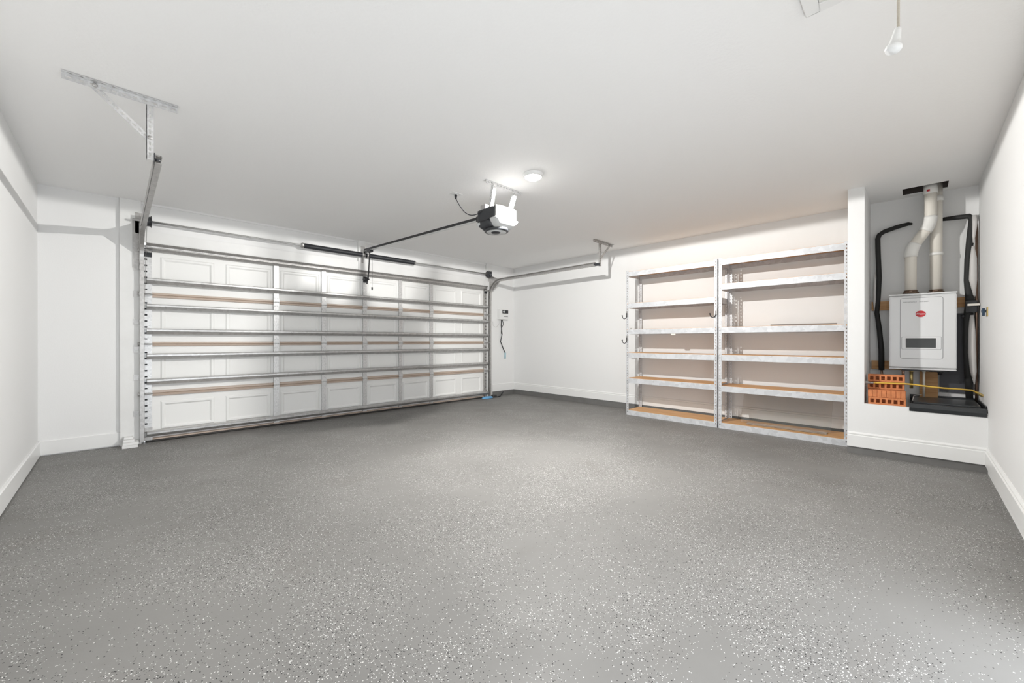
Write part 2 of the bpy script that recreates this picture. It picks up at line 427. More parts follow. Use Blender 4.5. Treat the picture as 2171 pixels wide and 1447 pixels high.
# hinges at the joints
hm = MB().box((-.034, -.037, -.045), (.034, -.032, .045)).tube([(-.038, -.042, 0), (.038, -.042, 0)], .007, 8).box((-.034, -.05, -.008), (-.028, -.03, .008)).box((.028, -.05, -.008), (.034, -.03, .008)).mesh('hinge', M_STILE)
for zj in joints[1:4]:
    for cx in (-4.44, -3.84, -3.24, -2.64, -2.047): link('hinge', hm, door, Vector((cx, YP, zj)) - dl)
# end hinges with rollers running in the tracks
for zj in (.537, 1.079, 1.62, 2.09):
    for sx, cx in ((-1, -5.69), (1, -.82)):
        mb = MB().box((cx - .036, YP - .04, zj - .05), (cx + .036, YP - .034, zj + .05)).box((cx - .03, YP - .075, zj - .014), (cx + .03, YP - .034, zj - .010)).box((cx - .03, YP - .075, zj + .010), (cx + .03, YP - .034, zj + .014))
        part('end_hinge', mb, M_STILE, door)
        part('roller', MB().tube([(cx - sx * .04, YP - .068, zj), (cx + sx * .075, YP - .068, zj)], .0055, 8).tube([(cx + sx * .062, YP - .068, zj), (cx + sx * .082, YP - .068, zj)], .021, 12), M_GALV, door)
# top roller brackets and bottom lift brackets
for cx in (-5.69, -.82):
    part('top_bracket', MB().box((cx - .034, YP - .07, 2.06), (cx + .034, YP - .036, 2.064)).box((cx - .034, YP - .07, 2.10), (cx + .034, YP - .036, 2.104)).box((cx - .034, YP - .042, 2.03), (cx + .034, YP - .037, 2.12)), M_DARK, door)
    part('bottom_bracket', MB().box((cx - .036, YP - .045, .03), (cx + .036, YP - .035, .165)).box((cx - .036, YP - .075, .03), (cx - .03, YP - .04, .15)).tube([(cx - .03, YP - .06, .12), (cx + .03, YP - .06, .12)], .008, 8).tube([(cx - .03, YP - .055, .07), (cx + .03, YP - .055, .07)], .006, 8), M_GALV, door)

# ================================================================= DOOR TRACKS
def channel_ring(side):
    # C-shaped track section, opening towards the door (side = +1 left track opens to +x)
    prof = [(-.004, -.028), (.030, -.028), (.032, -.018), (.028, -.018), (.027, -.024), (0, -.024), (0, .024), (.027, .024), (.028, .018), (.032, .018), (.030, .028), (-.004, .028)]
    return [(side * a, b) for a, b in prof]
def build_track(cx, side, name, label, x_ceil0, x_ceil1, x_v, x_d):
    t = thing(name, label, 'door track', (cx, -.1, 0), 'tracks of the garage door')
    R = .30; zt = 2.275; yv = -.075
    path = [(yv, .03), (yv, .8), (yv, 1.5), (yv, zt - R)]
    tang = [(0, 1)] * 4
    for k in range(1, 13):
        a = math.pi / 2 * k / 12
        path.append((yv - R + R * math.cos(a), zt - R + R * math.sin(a))); tang.append((-math.sin(a), math.cos(a)))
    path += [(-1.4, zt + .005), (-2.5, zt + .01)]; tang += [(-1, 0)] * 2
    ring = channel_ring(side)
    def fn(rng):
        def f(i, p):
            ty, tz = tang[rng[i]]; ny, nz = -tz, ty          # normal in the y-z plane
            return [Vector((cx + a, p.y + ny * b, p.z + nz * b)) for a, b in ring]
        return f
    r1 = list(range(0, 4)); r2 = list(range(3, len(path)))
    part('vertical_track', MB().sweep(fn(r1), [(cx, *path[i]) for i in r1]), M_GALV, t)
    part('horizontal_track', MB().sweep(fn(r2), [(cx, *path[i]) for i in r2]), M_GALV, t)
    # angle running along the outer side of the horizontal rail
    part('stiffening_angle', MB().box((cx - side * .006, -2.5, zt - .02), (cx - side * .010, -.5, zt + .03)).box((cx - side * .006, -2.5, zt + .028), (cx + side * .02, -.5, zt + .032)), M_GALV, t)
    # jamb brackets
    for zb in (.33, .72, 1.02, 1.32, 1.62, 1.9):
        part('jamb_bracket', MB().box((cx - side * .004, yv - .02, zb - .02), (cx - side * .007, -.04, zb + .02)).box((cx - side * .055, -.045, zb - .03), (cx - side * .004, -.0415, zb + .03)), M_GALV, t)
    # flag bracket at the radius
    fb = MB().prism([(-.042, 1.88), (-.10, 1.95), (-.10, 2.06), (-.34, 2.24), (-.34, 2.29), (-.042, 2.40)], 'x', cx - side * .005, cx - side * .008)
    fb.box((cx - side * .06, -.046, 1.9), (cx - side * .004, -.042, 2.42))
    part('flag_bracket', fb, M_GALV, t)
    # ceiling hanger
    yb = -2.57
    ca = perforated(MB(), (x_ceil0, yb, ZC - .003), (0, -1, 0), (1, 0, 0), (0, 0, -1), .034, x_ceil1 - x_ceil0, .009, .02, .045, .03)
    perforated(ca, (x_ceil0, yb, ZC - .002), (0, 0, -1), (1, 0, 0), (0, 1, 0), .036, x_ceil1 - x_ceil0, .009, .02, .045, .03)
    part('ceiling_angle', ca, M_STILE if side > 0 else M_GALV, t)
    zlow = 2.25
    dr = perforated(MB(), (x_v - .017, yb + .004, zlow), (1, 0, 0), (0, 0, 1), (0, 1, 0), .034, ZC - .02 - zlow, .009, .02, .035, .03)
    dr.box((x_v - .017, yb + .004, zlow), (x_v - .014, yb + .034, ZC - .03))
    part('drop_strap', dr, M_STILE if side > 0 else M_GALV, t)
    a = Vector((x_d, yb + .007, ZC - .02)); b = Vector((x_v, yb + .007, 2.375)); dv = (b - a); Ld = dv.length; dv.normalize()
    du = Vector((dv.z, 0, -dv.x))
    part('diagonal_brace', perforated(MB(), a - du * .016, du, dv, (0, 1, 0), .032, Ld, .009, .02, .035, .03), M_STILE if side > 0 else M_GALV, t)
    part('bolt', MB().lathe([(.012, 0), (.012, -.006), (.006, -.009)], (x_v, yb + .004, 2.385), 'y', 8), M_GALV, t)
    part('bolt', MB().lathe([(.012, 0), (.012, -.006), (.006, -.009)], (x_d + .01 * side, yb, ZC - .02), 'y', 8), M_GALV, t)
    part('end_bracket', MB().box((cx - .012, -2.575, zt - .022), (cx - .008, -2.47, zt + .02)).lathe([(.010, 0), (.010, .03)], (cx - .008, -2.51, zt), 'x', 8), M_DARK, t)
    return t
build_track(-5.752, 1, 'door_track', 'galvanised door track at the left, its perforated hanger bracket nearest the camera', -6.15, -5.65, -5.782, -6.03)
build_track(-.726, -1, 'door_track', 'galvanised door track in the far corner, running beside the shelving wall', -.895, -.37, -.69, -.43)

# ================================================================= TORSION SPRINGS
zs, ys = 2.403, -.105
tor = thing('torsion_spring_shaft', 'steel torsion shaft with black springs above the garage door', 'spring', (-3.27, ys, zs))
part('shaft', MB().tube([(-5.815, ys, zs), (-.735, ys, zs)], .0125, 12), M_STRUT, tor)
def coil(x0, x1):
    r = .034; n = int((x1 - x0) / .0085); pts = []
    prof = []
    for i in range(n):
        xx = x0 + (x1 - x0) * i / n; d = (x1 - x0) / n
        prof += [(r - .004, xx - x0), (r, xx - x0 + d * .3), (r, xx - x0 + d * .7)]
    prof.append((r - .004, x1 - x0))
    return MB().lathe(prof, (x0, ys, zs), 'x', 16)
part('spring', coil(-4.14, -3.315), M_SPRING, tor); part('spring', coil(-3.255, -2.435), M_SPRING, tor)
for x in (-4.165, -3.33, -3.255, -2.45):
    part('winding_cone', MB().lathe([(.02, 0), (.030, .004), (.036, .02), (.036, .03), (.028, .04)], (x, ys, zs), 'x', 14).box((x + .01, ys - .045, zs - .006), (x + .024, ys + .045, zs + .006)), M_GALV, tor)
part('centre_bracket', MB().box((-3.30, -.046, zs - .11), (-3.27, -.042, zs + .10)).box((-3.287, -.15, zs - .035), (-3.283, -.042, zs + .035)).lathe([(.03, -.012), (.03, .012)], (-3.285, ys, zs), 'x', 14), M_GALV, tor)
for x, s in ((-5.69, -1), (-.80, 1)):
    d = MB().lathe([(.05, -.03), (.062, -.028), (.062, -.024), (.052, -.018), (.052, .018), (.062, .024), (.066, .028), (.05, .03)], (x, ys, zs), 'x', 20)
    part('cable_drum', d, M_DARK, tor)
    part('end_bearing_plate', MB().box((x + s * .045, -.16, zs - .07), (x + s * .048, -.042, zs + .06)).box((x + s * .045, -.046, zs - .13), (x + s * .10, -.042, zs + .09)).lathe([(.024, 0), (.024, s * .02)], (x + s * .045, ys, zs), 'x', 14), M_GALV, tor)
    part('lift_cable', MB().tube([(x + s * .01, ys - .05, zs), (x + s * .035, -.07, 1.2), (x + s * .035, -.06, .13)], .002, 5), M_GALV, tor)

# ================================================================= OPENER
op = thing('garage_door_opener', 'grey and white ceiling-mounted garage door opener with long black rail', 'door opener', (-3.26, -3.03, 2.2))
rail0, rail1 = Vector((-3.28, -.09, 2.475)), Vector((-3.26, -2.90, 2.372))
rd = (rail1 - rail0).normalized()
def rail_ring(h, w2, dz=0):
    def f(i, p): return [Vector((p.x + a, p.y, p.z + b + dz)) for a, b in ((-w2, -h), (w2, -h), (w2, h), (-w2, h))]
    return f
part('rail', MB().sweep(rail_ring(.017, .014), [rail0, rail1]), M_BLACK, op)
part('rail_flange', MB().sweep(rail_ring(.0025, .021, -.0175), [rail0 + rd * .02, rail1 - rd * .1]), M_LENS, op)
part('rail_sprocket', MB().box(rail1 + Vector((-.032, -.02, -.028)), rail1 + Vector((.032, .16, .024))), M_BLACK, op, .006)
part('header_bracket', MB().box((-3.31, -.05, 2.42), (-3.25, -.042, 2.54)).box((-3.305, -.13, 2.43), (-3.30, -.042, 2.50)).box((-3.26, -.13, 2.43), (-3.255, -.042, 2.50)).tube([(-3.31, -.1, 2.47), (-3.25, -.1, 2.47)], .008, 8), M_GALV, op)
tr = rail0 + rd * .19
trl = part('trolley', MB().box(tr + Vector((-.024, -.06, -.05)), tr + Vector((.024, .06, .004))), M_BLACK, op, .004)
arm = MB()
def bar(mb, a, b, w2, t):
    a, b = Vector(a), Vector(b); d = (b - a).normalized(); x = Vector((1, 0, 0)); n = d.cross(x).normalized(); x = n.cross(d)
    ps = [p + x * sx * t + n * sn * w2 for p in (a, b) for sx, sn in ((-1, -1), (1, -1), (1, 1), (-1, 1))]
    return mb.add(ps, [(0,3,2,1),(4,5,6,7),(0,1,5,4),(1,2,6,5),(2,3,7,6),(3,0,4,7)])
bar(arm, tr + Vector((0, 0, -.03)), (-3.235, -.13, 2.03), .013, .004)
bar(arm, (-3.228, -.14, 2.16), (-3.245, -.11, 1.97), .013, .004)
part('door_arm', arm, M_BLACK, op)
part('arm_bracket', MB().box((-3.275, -.11, 2.035), (-3.205, -.036, 2.055)).box((-3.27, -.046, 2.0), (-3.21, -.036, 2.09)), M_BLACK, op)
cordp = tr + Vector((.02, -.03, -.05))
part('release_cord', MB().tube([cordp, cordp + Vector((.002, 0, -.26)), cordp + Vector((.0, 0, -.52))], .0022, 6), M_BLACK, trl)
part('release_handle', MB().lathe([(.004, 0), (.012, -.01), (.010, -.04), (.004, -.05)], cordp + Vector((0, 0, -.51)), 'z', 10), M_BLACK, trl)
# motor housing: rounded plan, dark sides, white end cap
mx0, mx1, my0, my1, mz0, mz1 = -3.40, -3.12, -3.165, -2.875, 2.285, 2.392
def rplan(x0, x1, y0, y1, r, inset=0):
    out = []
    for cx, cy, a0 in ((x1 - r, y1 - r, 0), (x0 + r, y1 - r, 90), (x0 + r, y0 + r, 180), (x1 - r, y0 + r, 270)):
        for k in range(5):
            a = math.radians(a0 + 90 * k / 4); out.append((cx + (r - inset) * math.cos(a), cy + (r - inset) * math.sin(a)))
    return out
mth = part('motor_housing', MB().prism(rplan(mx0, mx1, my0 + .012, my1, .035), 'z', mz0, mz1), M_DARK, op)
part('end_cap', MB().prism([(mx0 + .004, my0 + .02), (mx0 + .004, my0 + .004), (mx0 + .05, my0 - .012), (mx1 - .05, my0 - .012), (mx1 - .004, my0 + .004), (mx1 - .004, my0 + .02)], 'z', mz0 + .005, mz1 + .006), M_CAP, mth, .004)
def loft(mb, rings):
    n = len(rings[0]); vs = [q for r in rings for q in r]
    fs = [[i * n + k, i * n + (k + 1) % n, (i + 1) * n + (k + 1) % n, (i + 1) * n + k] for i in range(len(rings) - 1) for k in range(n)]
    mb.add(vs, fs, True); mb.add(rings[0], [list(range(n))[::-1]]); mb.add(rings[-1], [list(range(n))]); return mb
def ring(x0, x1, y0, y1, r, z): return [(a, b, z) for a, b in rplan(x0, x1, y0, y1, r)]
midy = -3.02
part('lower_shell', loft(MB(), [ring(mx0 + .0, mx1 - .0, -3.075, my1 + .0, .035, mz0 + .001), ring(mx0 + .01, mx1 - .01, -3.075, my1 - .01, .03, mz0 - .045), ring(mx0 + .05, mx1 - .05, -3.07, my1 - .05, .03, mz0 - .085)]), M_DARK, op)
part('light_lens', loft(MB(), [ring(mx0 - .004, mx1 + .012, my0 - .022, -3.062, .03, mz0 + .002), ring(mx0 + .006, mx1 + .006, my0 - .018, -3.062, .03, mz0 - .02), ring(mx0 + .05, mx1 - .04, my0 + .03, -3.062, .03, mz0 - .075)]), M_LENS, op, label='frosted light lens under the motor')
part('light_lens', loft(MB(), [ring(mx0 - .002, mx1 + .002, -2.945, my1 + .015, .03, mz0 - .01), ring(mx0 + .004, mx1 - .004, -2.945, my1 + .01, .03, mz0 - .03), ring(mx0 + .05, mx1 - .05, -2.945, my1 - .04, .02, mz0 - .08)]), M_LENS, op)
bz = MB(); n = 28
bzr = [[(-3.26 + (.115 * s) * math.cos(2 * math.pi * k / n), -3.02 + (.125 * s) * math.sin(2 * math.pi * k / n), z) for k in range(n)] for s, z in ((1.0, mz0 - .07), (1.0, mz0 - .092), (.93, mz0 - .098))]
part('bottom_bezel', loft(bz, bzr), M_DARK, op)
part('bottom_plate', MB().lathe([(.0, -.003), (.098, -.003), (.098, 0)], (-3.26, -3.02, mz0 - .098), 'z', 28), M_LENS, op)
part('camera_window', MB().lathe([(.0, -.008), (.04, -.008), (.046, 0)], (-3.27, -3.02, mz0 - .101), 'z', 20), M_BLACK, op)
# hanging bracket
ca = perforated(MB(), (-3.48, -3.115, ZC - .001), (0, 0, -1), (1, 0, 0), (0, -1, 0), .036, .475, .010, .02, .04, .03)
perforated(ca, (-3.48, -3.115, ZC - .001), (0, 1, 0), (1, 0, 0), (0, 0, -1), .034, .475, .010, .02, .04, .03)
part('ceiling_angle', ca, M_STILE, op)
for xa, xb in ((-3.372, -3.385), (-3.085, -3.135)):
    a, b = Vector((xa, -3.122, ZC - .02)), Vector((xb, -3.09, mz1 - .005)); dv = (b - a); L = dv.length; dv.normalize(); du = Vector((1, 0, 0)); du = (du - dv * du.dot(dv)).normalized(); dn = dv.cross(du)
    s = perforated(MB(), a - du * .017, du, dv, dn, .034, L, .010, .02, .034, .03)
    perforated(s, a - du * .017, -dn, dv, du, .030, L, .010, .02, .034, .03)
    part('hanging_strap', s, M_STILE, op)
part('top_bracket', MB().box((-3.39, -3.0, mz1), (-3.34, -2.93, mz1 + .05)).box((-3.40, -3.12, mz1), (-3.12, -3.08, mz1 + .004)), M_GALV, op)
pc = []
for k in range(15):
    t_ = k / 14
    p = Vector((-3.455, -2.615, ZC - .05)).lerp(Vector((-3.37, -3.03, mz1 + .02)), t_); p.z -= .13 * math.sin(math.pi * t_) * (1.0); p.x -= .03 * math.sin(math.pi * t_)
    pc.append(p)
part('power_cord', MB().tube(pc, .0045, 8), M_BLACK, op)
part('plug', MB().tube([(-3.453, -2.612, ZC - .012), (-3.455, -2.613, ZC - .055)], [.016, .009], 10), M_BLACK, op)
out_ = thing('ceiling_outlet', 'small white ceiling outlet the opener cord plugs into', 'outlet', (-3.453, -2.61, ZC))
part('cover_plate', MB().box((-3.51, -2.65, ZC - .006), (-3.395, -2.575, ZC)), M_WHITEPL, out_, .002)
part('receptacle', MB().box((-3.475, -2.628, ZC - .010), (-3.43, -2.594, ZC - .004)), M_WHITEPL, out_)

# ================================================================= CEILING LAMP (the light of the room)
lamp = thing('ceiling_lamp', 'lit round flush lamp glowing white in the middle of the ceiling', 'lamp', (LAMP[0], LAMP[1], ZC))
part('lamp_base', MB().lathe([(.095, 0), (.095, -.006), (.080, -.030), (.076, -.032), (.074, -.022), (.0, -.022)], (LAMP[0], LAMP[1], ZC), 'z', 32), M_WHITEPL, lamp)
part('bulb', MB().lathe([(.073, -.023), (.072, -.030), (.066, -.038), (.05, -.047), (.03, -.053), (.0, -.056)], (LAMP[0], LAMP[1], ZC), 'z', 32), M_BULB, lamp)
lsp = bpy.data.lights.new('lamp_light', 'SPOT'); lsp.energy = LAMP_POWER; lsp.spot_size = math.radians(180); lsp.spot_blend = 0.025
lsp.shadow_soft_size = 0.03; lsp.color = (1.0, 0.985, 0.955)
lso = bpy.data.objects.new('lamp_light', lsp); C.objects.link(lso); lso.parent = lamp; lso.location = (0, 0, -.062)

# ================================================================= WALL CONTROLLER right of the door
ct = thing('wall_controller', 'white wall-mounted controller box with black display right of the garage door', 'controller', (-.35, 0, 1.54))
ccs = part('case', MB().box((-.475, -.075, 1.545), (-.23, 0, 1.745)), M_WHITEPL, ct, .008)
part('display', MB().box((-.40, -.080, 1.665), (-.24, -.074, 1.735)), M_BLACK, ccs, .002)
part('button', MB().lathe([(.022, 0), (.022, -.012), (.018, -.014)], (-.365, -.078, 1.70), 'y', 12), M_LENS, ccs)
part('button', MB().box((-.36, -.080, 1.60), (-.25, -.074, 1.612)), M_TEXT, ccs)
part('wire', MB().tube([(-.42, -.03, 1.55), (-.45, -.03, 1.45), (-.53, -.025, 1.38), (-.60, -.02, 1.42), (-.63, -.045, 1.5)], .004, 6), M_WHITEPL, ct)
part('cable', MB().tube([(-.38, -.03, 1.55), (-.39, -.03, 1.42), (-.36, -.025, 1.25), (-.40, -.02, 1.1), (-.32, -.018, .95), (-.26, -.015, .86)], .009, 8), M_BLACK, ct)
part('cable', MB().tube([(-.36, -.03, 1.55), (-.33, -.03, 1.45), (-.38, -.025, 1.36), (-.385, -.025, 1.25)], .006, 6), M_BLACK, ct)
part('cable_end', MB().tube([(-.26, -.015, .87), (-.265, -.015, .75)], .016, 8), mat('pale_blue_plastic', (.45, .66, .74), .5), ct)

# loose bits at the right foot of the door
rp = []
for k in range(40):
    a = 2 * math.pi * k / 20; rp.append((-.85 + (.13 - .02 * (k // 20)) * math.cos(a), -.13 + .05 * math.sin(a), .012 + .012 * (k // 20)))
solo('pull_rope', MB().tube(rp, .010, 8), M_BLUE, 'coil of bright blue rope on the floor at the right foot of the garage door', 'rope', (-.85, -.13, 0))
solo('floor_cable', MB().tube([(-.68, -.12, .015), (-.60, -.15, .012), (-.50, -.11, .01), (-.40, -.05, .03), (-.34, -.036, .075)], .010, 8), M_BLACK, 'short black cable on the floor against the corner curb', 'cable', (-.5, -.1, 0))
solo('seal_lump', MB().box((-.70, -.13, 0), (-.60, -.045, .05)), M_RUBBER, 'dark rubber block at the foot of the right door jamb', 'rubber block', (-.65, -.09, 0), .012)

# painted shims at the left foot
for k, (x0, x1, y0, y1, h) in enumerate(((-5.895, -5.775, -.20, -.045, .028), (-5.89, -5.768, -.185, -.045, .026), (-5.885, -5.80, -.16, -.045, .026), (-5.88, -5.81, -.12, -.045, .022))):
    z0 = (0, .028, .054, .080)[k]
    solo('wood_shim', MB().box((x0, y0, z0), (x1, y1, z0 + h - .0015)), M_BOARD, ('lowest and longest white painted shim at the foot of the left door jamb', 'second white painted shim from the floor at the left door jamb', 'third white painted shim from the floor at the left door jamb', 'topmost and shortest white painted shim at the left door jamb')[k], 'shim', ((x0 + x1) / 2, (y0 + y1) / 2, z0), .003, 'stack of shims by the left door track')

# ================================================================= SHELVING
SX0, SX1 = -.462, -.045
def shelving(y0, y1, tops, label):
    # y0 = edge nearer the garage door (larger y), y1 = edge nearer the heater
    u = thing('shelving_unit', label, 'shelving', ((SX0 + SX1) / 2, (y0 + y1) / 2, 0), 'steel and wood shelving units')
    H = tops[0] + .012; W = .037
    for yy, dy in ((y0, -1), (y1, 1)):
        for xx, dx in ((SX0, 1), (SX1, -1)):
            p = MB()
            perforated(p, (xx, yy, 0), (0, dy, 0), (0, 0, 1), (dx, 0, 0), W, H, .009, .017, .0385, .05, .002)
            perforated(p, (xx, yy, 0), (dx, 0, 0), (0, 0, 1), (0, dy, 0), W, H, .009, .017, .0385, .05, .002)
            part('post', p, M_SHELF, u)
    for zt in tops:
        h = .072
        for xx, s in ((SX0 + .003, 1), (SX1 - .003, -1)):
            prof = [(xx, zt), (xx, zt - h), (xx + s * .014, zt - h), (xx + s * .014, zt - h + .002), (xx + s * .002, zt - h + .002), (xx + s * .002, zt - .018), (xx + s * .022, zt - .018), (xx + s * .022, zt - .016), (xx + s * .002, zt - .016), (xx + s * .002, zt)]
            part('beam', MB().prism(prof, 'y', y0 - .036 if xx < -.2 else y0 - .003, y1 + .036 if xx < -.2 else y1 + .003), M_SHELF, u)
        for yy, s in ((y0 - .003, -1), (y1 + .003, 1)):
            prof = [(yy, zt), (yy, zt - h), (yy + s * .002, zt - h), (yy + s * .002, zt - .018), (yy + s * .02, zt - .018), (yy + s * .02, zt - .016), (yy + s * .002, zt - .016), (yy + s * .002, zt)]
            part('end_beam', MB().prism(prof, 'x', SX0 + .005, SX1 - .005), M_SHELF, u)
        part('deck', MB().box((SX0 + .0056, y1 + .006, zt - .0155), (SX1 - .0056, y0 - .006, zt + .003)), M_DECK, u)
    return u
LT = (2.152, 1.678, 1.286, .934, .552, .072)
RT = (2.152, 1.838, 1.288, .936, .540, .072)
shelving(-2.868, -4.152, LT, 'six-level zinc and wood shelving unit nearer the garage door')
shelving(-4.166, -5.445, RT, 'six-level zinc and wood shelving unit beside the stub wall')

def hook(loc, dy, label):
    x, y, z = loc
    pts = [(x - .006, y, z + .05), (x - .010, y, z + .0), (x - .012, y + dy * .015, z - .028), (x - .014, y + dy * .04, z - .036), (x - .016, y + dy * .062, z - .018), (x - .017, y + dy * .070, z + .012)]
    r = thing('hook', label, 'hook', loc, 'black hooks on the shelf posts')
    part('hook_wire', MB().tube(pts, .006, 8), M_BLACK, r)
    part('hook_plate', MB().box((x - .006, y - .012, z + .0), (x, y + .012, z + .08)), M_GALV, r)
    part('hook_tip', MB().lathe([(.0, -.012), (.010, -.006), (.010, .006), (.0, .012)], pts[-1], 'z', 10), M_BLACK, r)
hook((SX0, -2.878, 1.48), 1, 'upper black hook on the outer post of the left shelving unit')
hook((SX0, -2.878, 1.11), 1, 'lower black hook on the outer post of the left shelving unit')
hook((SX0, -4.138, 1.45), 1, 'black hook on the post where the two shelving units meet')
solo('paper_tag', MB().box((SX0 + .006, -3.61, 1.192), (SX0 + .008, -3.55, 1.2155)), M_PVC, 'small white tag under the third rail of the left shelving unit', 'tag', (SX0, -3.58, 1.18))
solo('grey_plank', MB().box((-.20, -5.315, RT[2] + .0035), (-.12, -4.68, RT[2] + .028)), M_SLAT, 'long thin grey slat on the third shelf beside the stub wall', 'slat', (-.16, -5.0, RT[2]), .003)
gz = RT[5] + .0035
gl = MB(); th = .006
pa, pb = Vector((-.235, 0, gz + .001)), Vector((-.052, 0, gz + .36))
nn = Vector((-(pb - pa).z, 0, (pb - pa).x)).normalized() * th
gl.add([Vector((q.x, y, q.z)) for y in (-4.36, -5.27) for q in (pa, pb, pb + nn, pa + nn)], [(0,1,2,3),(7,6,5,4),(0,4,5,1),(1,5,6,2),(2,6,7,3),(3,7,4,0)])
solo('glass_sheet', gl, M_GLASS, 'clear glass sheet leaning on the bottom shelf beside the stub wall', 'glass', (-.2, -4.8, gz))
solo('glass_strip', MB().box((-.36, -5.25, gz), (-.25, -4.45, gz + .008)), M_GLASS, 'flat clear glass strip lying on the bottom shelf before the leaning sheet', 'glass', (-.3, -4.85, gz))

# ================================================================= WATER HEATER RECESS
# ledger boards
solo('ledger_board', MB().box((-.038, YN + .06, 1.445), (0, -5.60, 1.542)), M_LUMBER, 'upper bare wood board on the wall behind the water heater', 'board', (-.02, -5.98, 1.445), .002, 'boards behind the heater')
solo('ledger_board', MB().box((-.038, -6.1, .808), (0, -5.60, .900)), M_LUMBER, 'lower bare wood board on the wall below the water heater', 'board', (-.02, -5.85, .808), .002, 'boards behind the heater')
HYA, HYB, HZ0, HZ1, HXF = -5.750, -6.213, .832, 1.585, -.262
ht = thing('water_heater', 'silver wall-hung tankless water heater with round red logo', 'water heater', (-.15, (HYA + HYB) / 2, HZ0))
part('case', MB().box((HXF + .012, HYB, HZ0), (-.04, HYA, HZ1 - .012)), M_HEATER, ht, .014)
fcv = part('front_cover', MB().box((HXF, HYB - .003, HZ0 + .012), (HXF + .05, HYA + .003, HZ1 - .02)), M_HEATER, ht, .012)
part('top_cap', MB().box((HXF + .002, HYB - .006, HZ1 - .012), (-.04, HYA + .006, HZ1 + .004)), M_HEATER, ht, .004)
part('bottom_cap', MB().box((HXF + .002, HYB - .002, HZ0 - .004), (-.04, HYA + .002, HZ0 + .008)), M_HEATER, ht, .003)
part('seam', MB().box((HXF + .001, HYB - .0035, HZ0 + .016), (HXF + .02, HYA + .0035, HZ0 + .020)), M_GROOVE, ht)
def rrect(ya, yb, z0, z1, r):
    out = []
    for cy, cz, a0 in ((ya - r, z1 - r, 0), (yb + r, z1 - r, 90), (yb + r, z0 + r, 180), (ya - r, z0 + r, 270)):
        for k in range(6):
            a = math.radians(a0 + 90 * k / 5); out.append((cy + r * math.cos(a), cz + r * math.sin(a)))
    return out
pya, pyb, pz0, pz1 = HYA - .078, HYA - .378, .935, 1.545
part('panel_groove', MB().prism(rrect(pya, pyb, pz0, pz1, .022), 'x', HXF - .0008, HXF + .004), M_GROOVE, fcv)
pan_ = part('front_panel', MB().prism(rrect(pya - .0035, pyb + .0035, pz0 + .0035, pz1 - .0035, .019), 'x', HXF - .003, HXF + .004), M_HEATERP, fcv)
wfr = part('display_surround', MB().prism(rrect(HYA - .090, HYA - .366, 1.030, 1.156, .008), 'x', HXF - .0036, HXF), M_GROOVE, ht)
part('window_frame', MB().prism(rrect(HYA - .0925, HYA - .3635, 1.0325, 1.1535, .007), 'x', HXF - .0050, HXF), M_HEATERP, wfr)
part('window_rim', MB().prism(rrect(HYA - .116, HYA - .334, 1.040, 1.146, .003), 'x', HXF - .0062, HXF), M_LOGOW, wfr)
part('display_window', MB().prism(rrect(HYA - .121, HYA - .329, 1.046, 1.141, .002), 'x', HXF - .0072, HXF), M_SCREEN, wfr)
def text_part(body, size, y_left, z_base, x, m, parent, name, yscale=1.0, shear=0.0):
    cu = bpy.data.curves.new('lettering', 'FONT'); cu.body = body; cu.size = size; cu.extrude = .0004; cu.shear = shear
    tmp = bpy.data.objects.new('lettering', cu); C.objects.link(tmp)
    dg = bpy.context.evaluated_depsgraph_get(); me = bpy.data.meshes.new_from_object(tmp.evaluated_get(dg))
    bpy.data.objects.remove(tmp); me.materials.clear(); me.materials.append(m)
    # text lies in XY facing +Z: map X -> -y, Y -> z, Z -> -x
    o = wloc(parent)
    for v in me.vertices:
        a, b, c = v.co; v.co = Vector((x - c, y_left - a * yscale, z_base + b)) - o
    me.name = name
    return link(name, me, parent)
ly, lz = HYA - .226, 1.382
lgo = part('logo_ring', MB().add([(HXF - .0032, ly + .041 * math.cos(2 * math.pi * k / 40), lz + .037 * math.sin(2 * math.pi * k / 40)) for k in range(40)] + [(HXF - .0046, ly + .040 * math.cos(2 * math.pi * k / 40), lz + .036 * math.sin(2 * math.pi * k / 40)) for k in range(40)], [[k, (k + 1) % 40, 40 + (k + 1) % 40, 40 + k] for k in range(40)] + [list(range(40, 80))]), M_LOGOW, ht)
part('logo_disc', MB().add([(HXF - .0046, ly + .001 + .036 * math.cos(2 * math.pi * k / 40), lz + .032 * math.sin(2 * math.pi * k / 40)) for k in range(40)] + [(HXF - .0056, ly + .001 + .036 * math.cos(2 * math.pi * k / 40), lz + .032 * math.sin(2 * math.pi * k / 40)) for k in range(40)], [[k, (k + 1) % 40, 40 + (k + 1) % 40, 40 + k] for k in range(40)] + [list(range(40, 80))]), M_RED, lgo, label='red round logo disc')
text_part('Rheem', .023, ly + .033, lz - .007, HXF - .0062, M_LOGOW, lgo, 'logo_lettering', .98, .25)
text_part('PERFORMANCE', .0150, HYA - .098, 1.4985, HXF - .0036, M_TEXT, fcv, 'range_lettering', .95, .2)
text_part('PLATINUM', .0150, HYA - .215, 1.4985, HXF - .0036, M_GROOVE, fcv, 'range_lettering', .95, .2)
# fittings below the case
for y, zb, r, m in ((HYA - .16, .63, .014, M_BRASS), (HYA - .25, .552, .010, M_PVC), (HYA - .10, .74, .012, M_COPPER), (HYA - .36, .78, .016, M_BLACK)):
    part('pipe_stub', MB().tube([(-.16, y, HZ0), (-.16, y, zb)], r, 10).tube([(-.16, y, HZ0), (-.16, y, HZ0 - .03)], r * 1.5, 6, False), m, ht)
part('underside_box', MB().box((-.22, HYA - .42, HZ0 - .02), (-.08, HYA - .09, HZ0)), M_BLACK, ht)

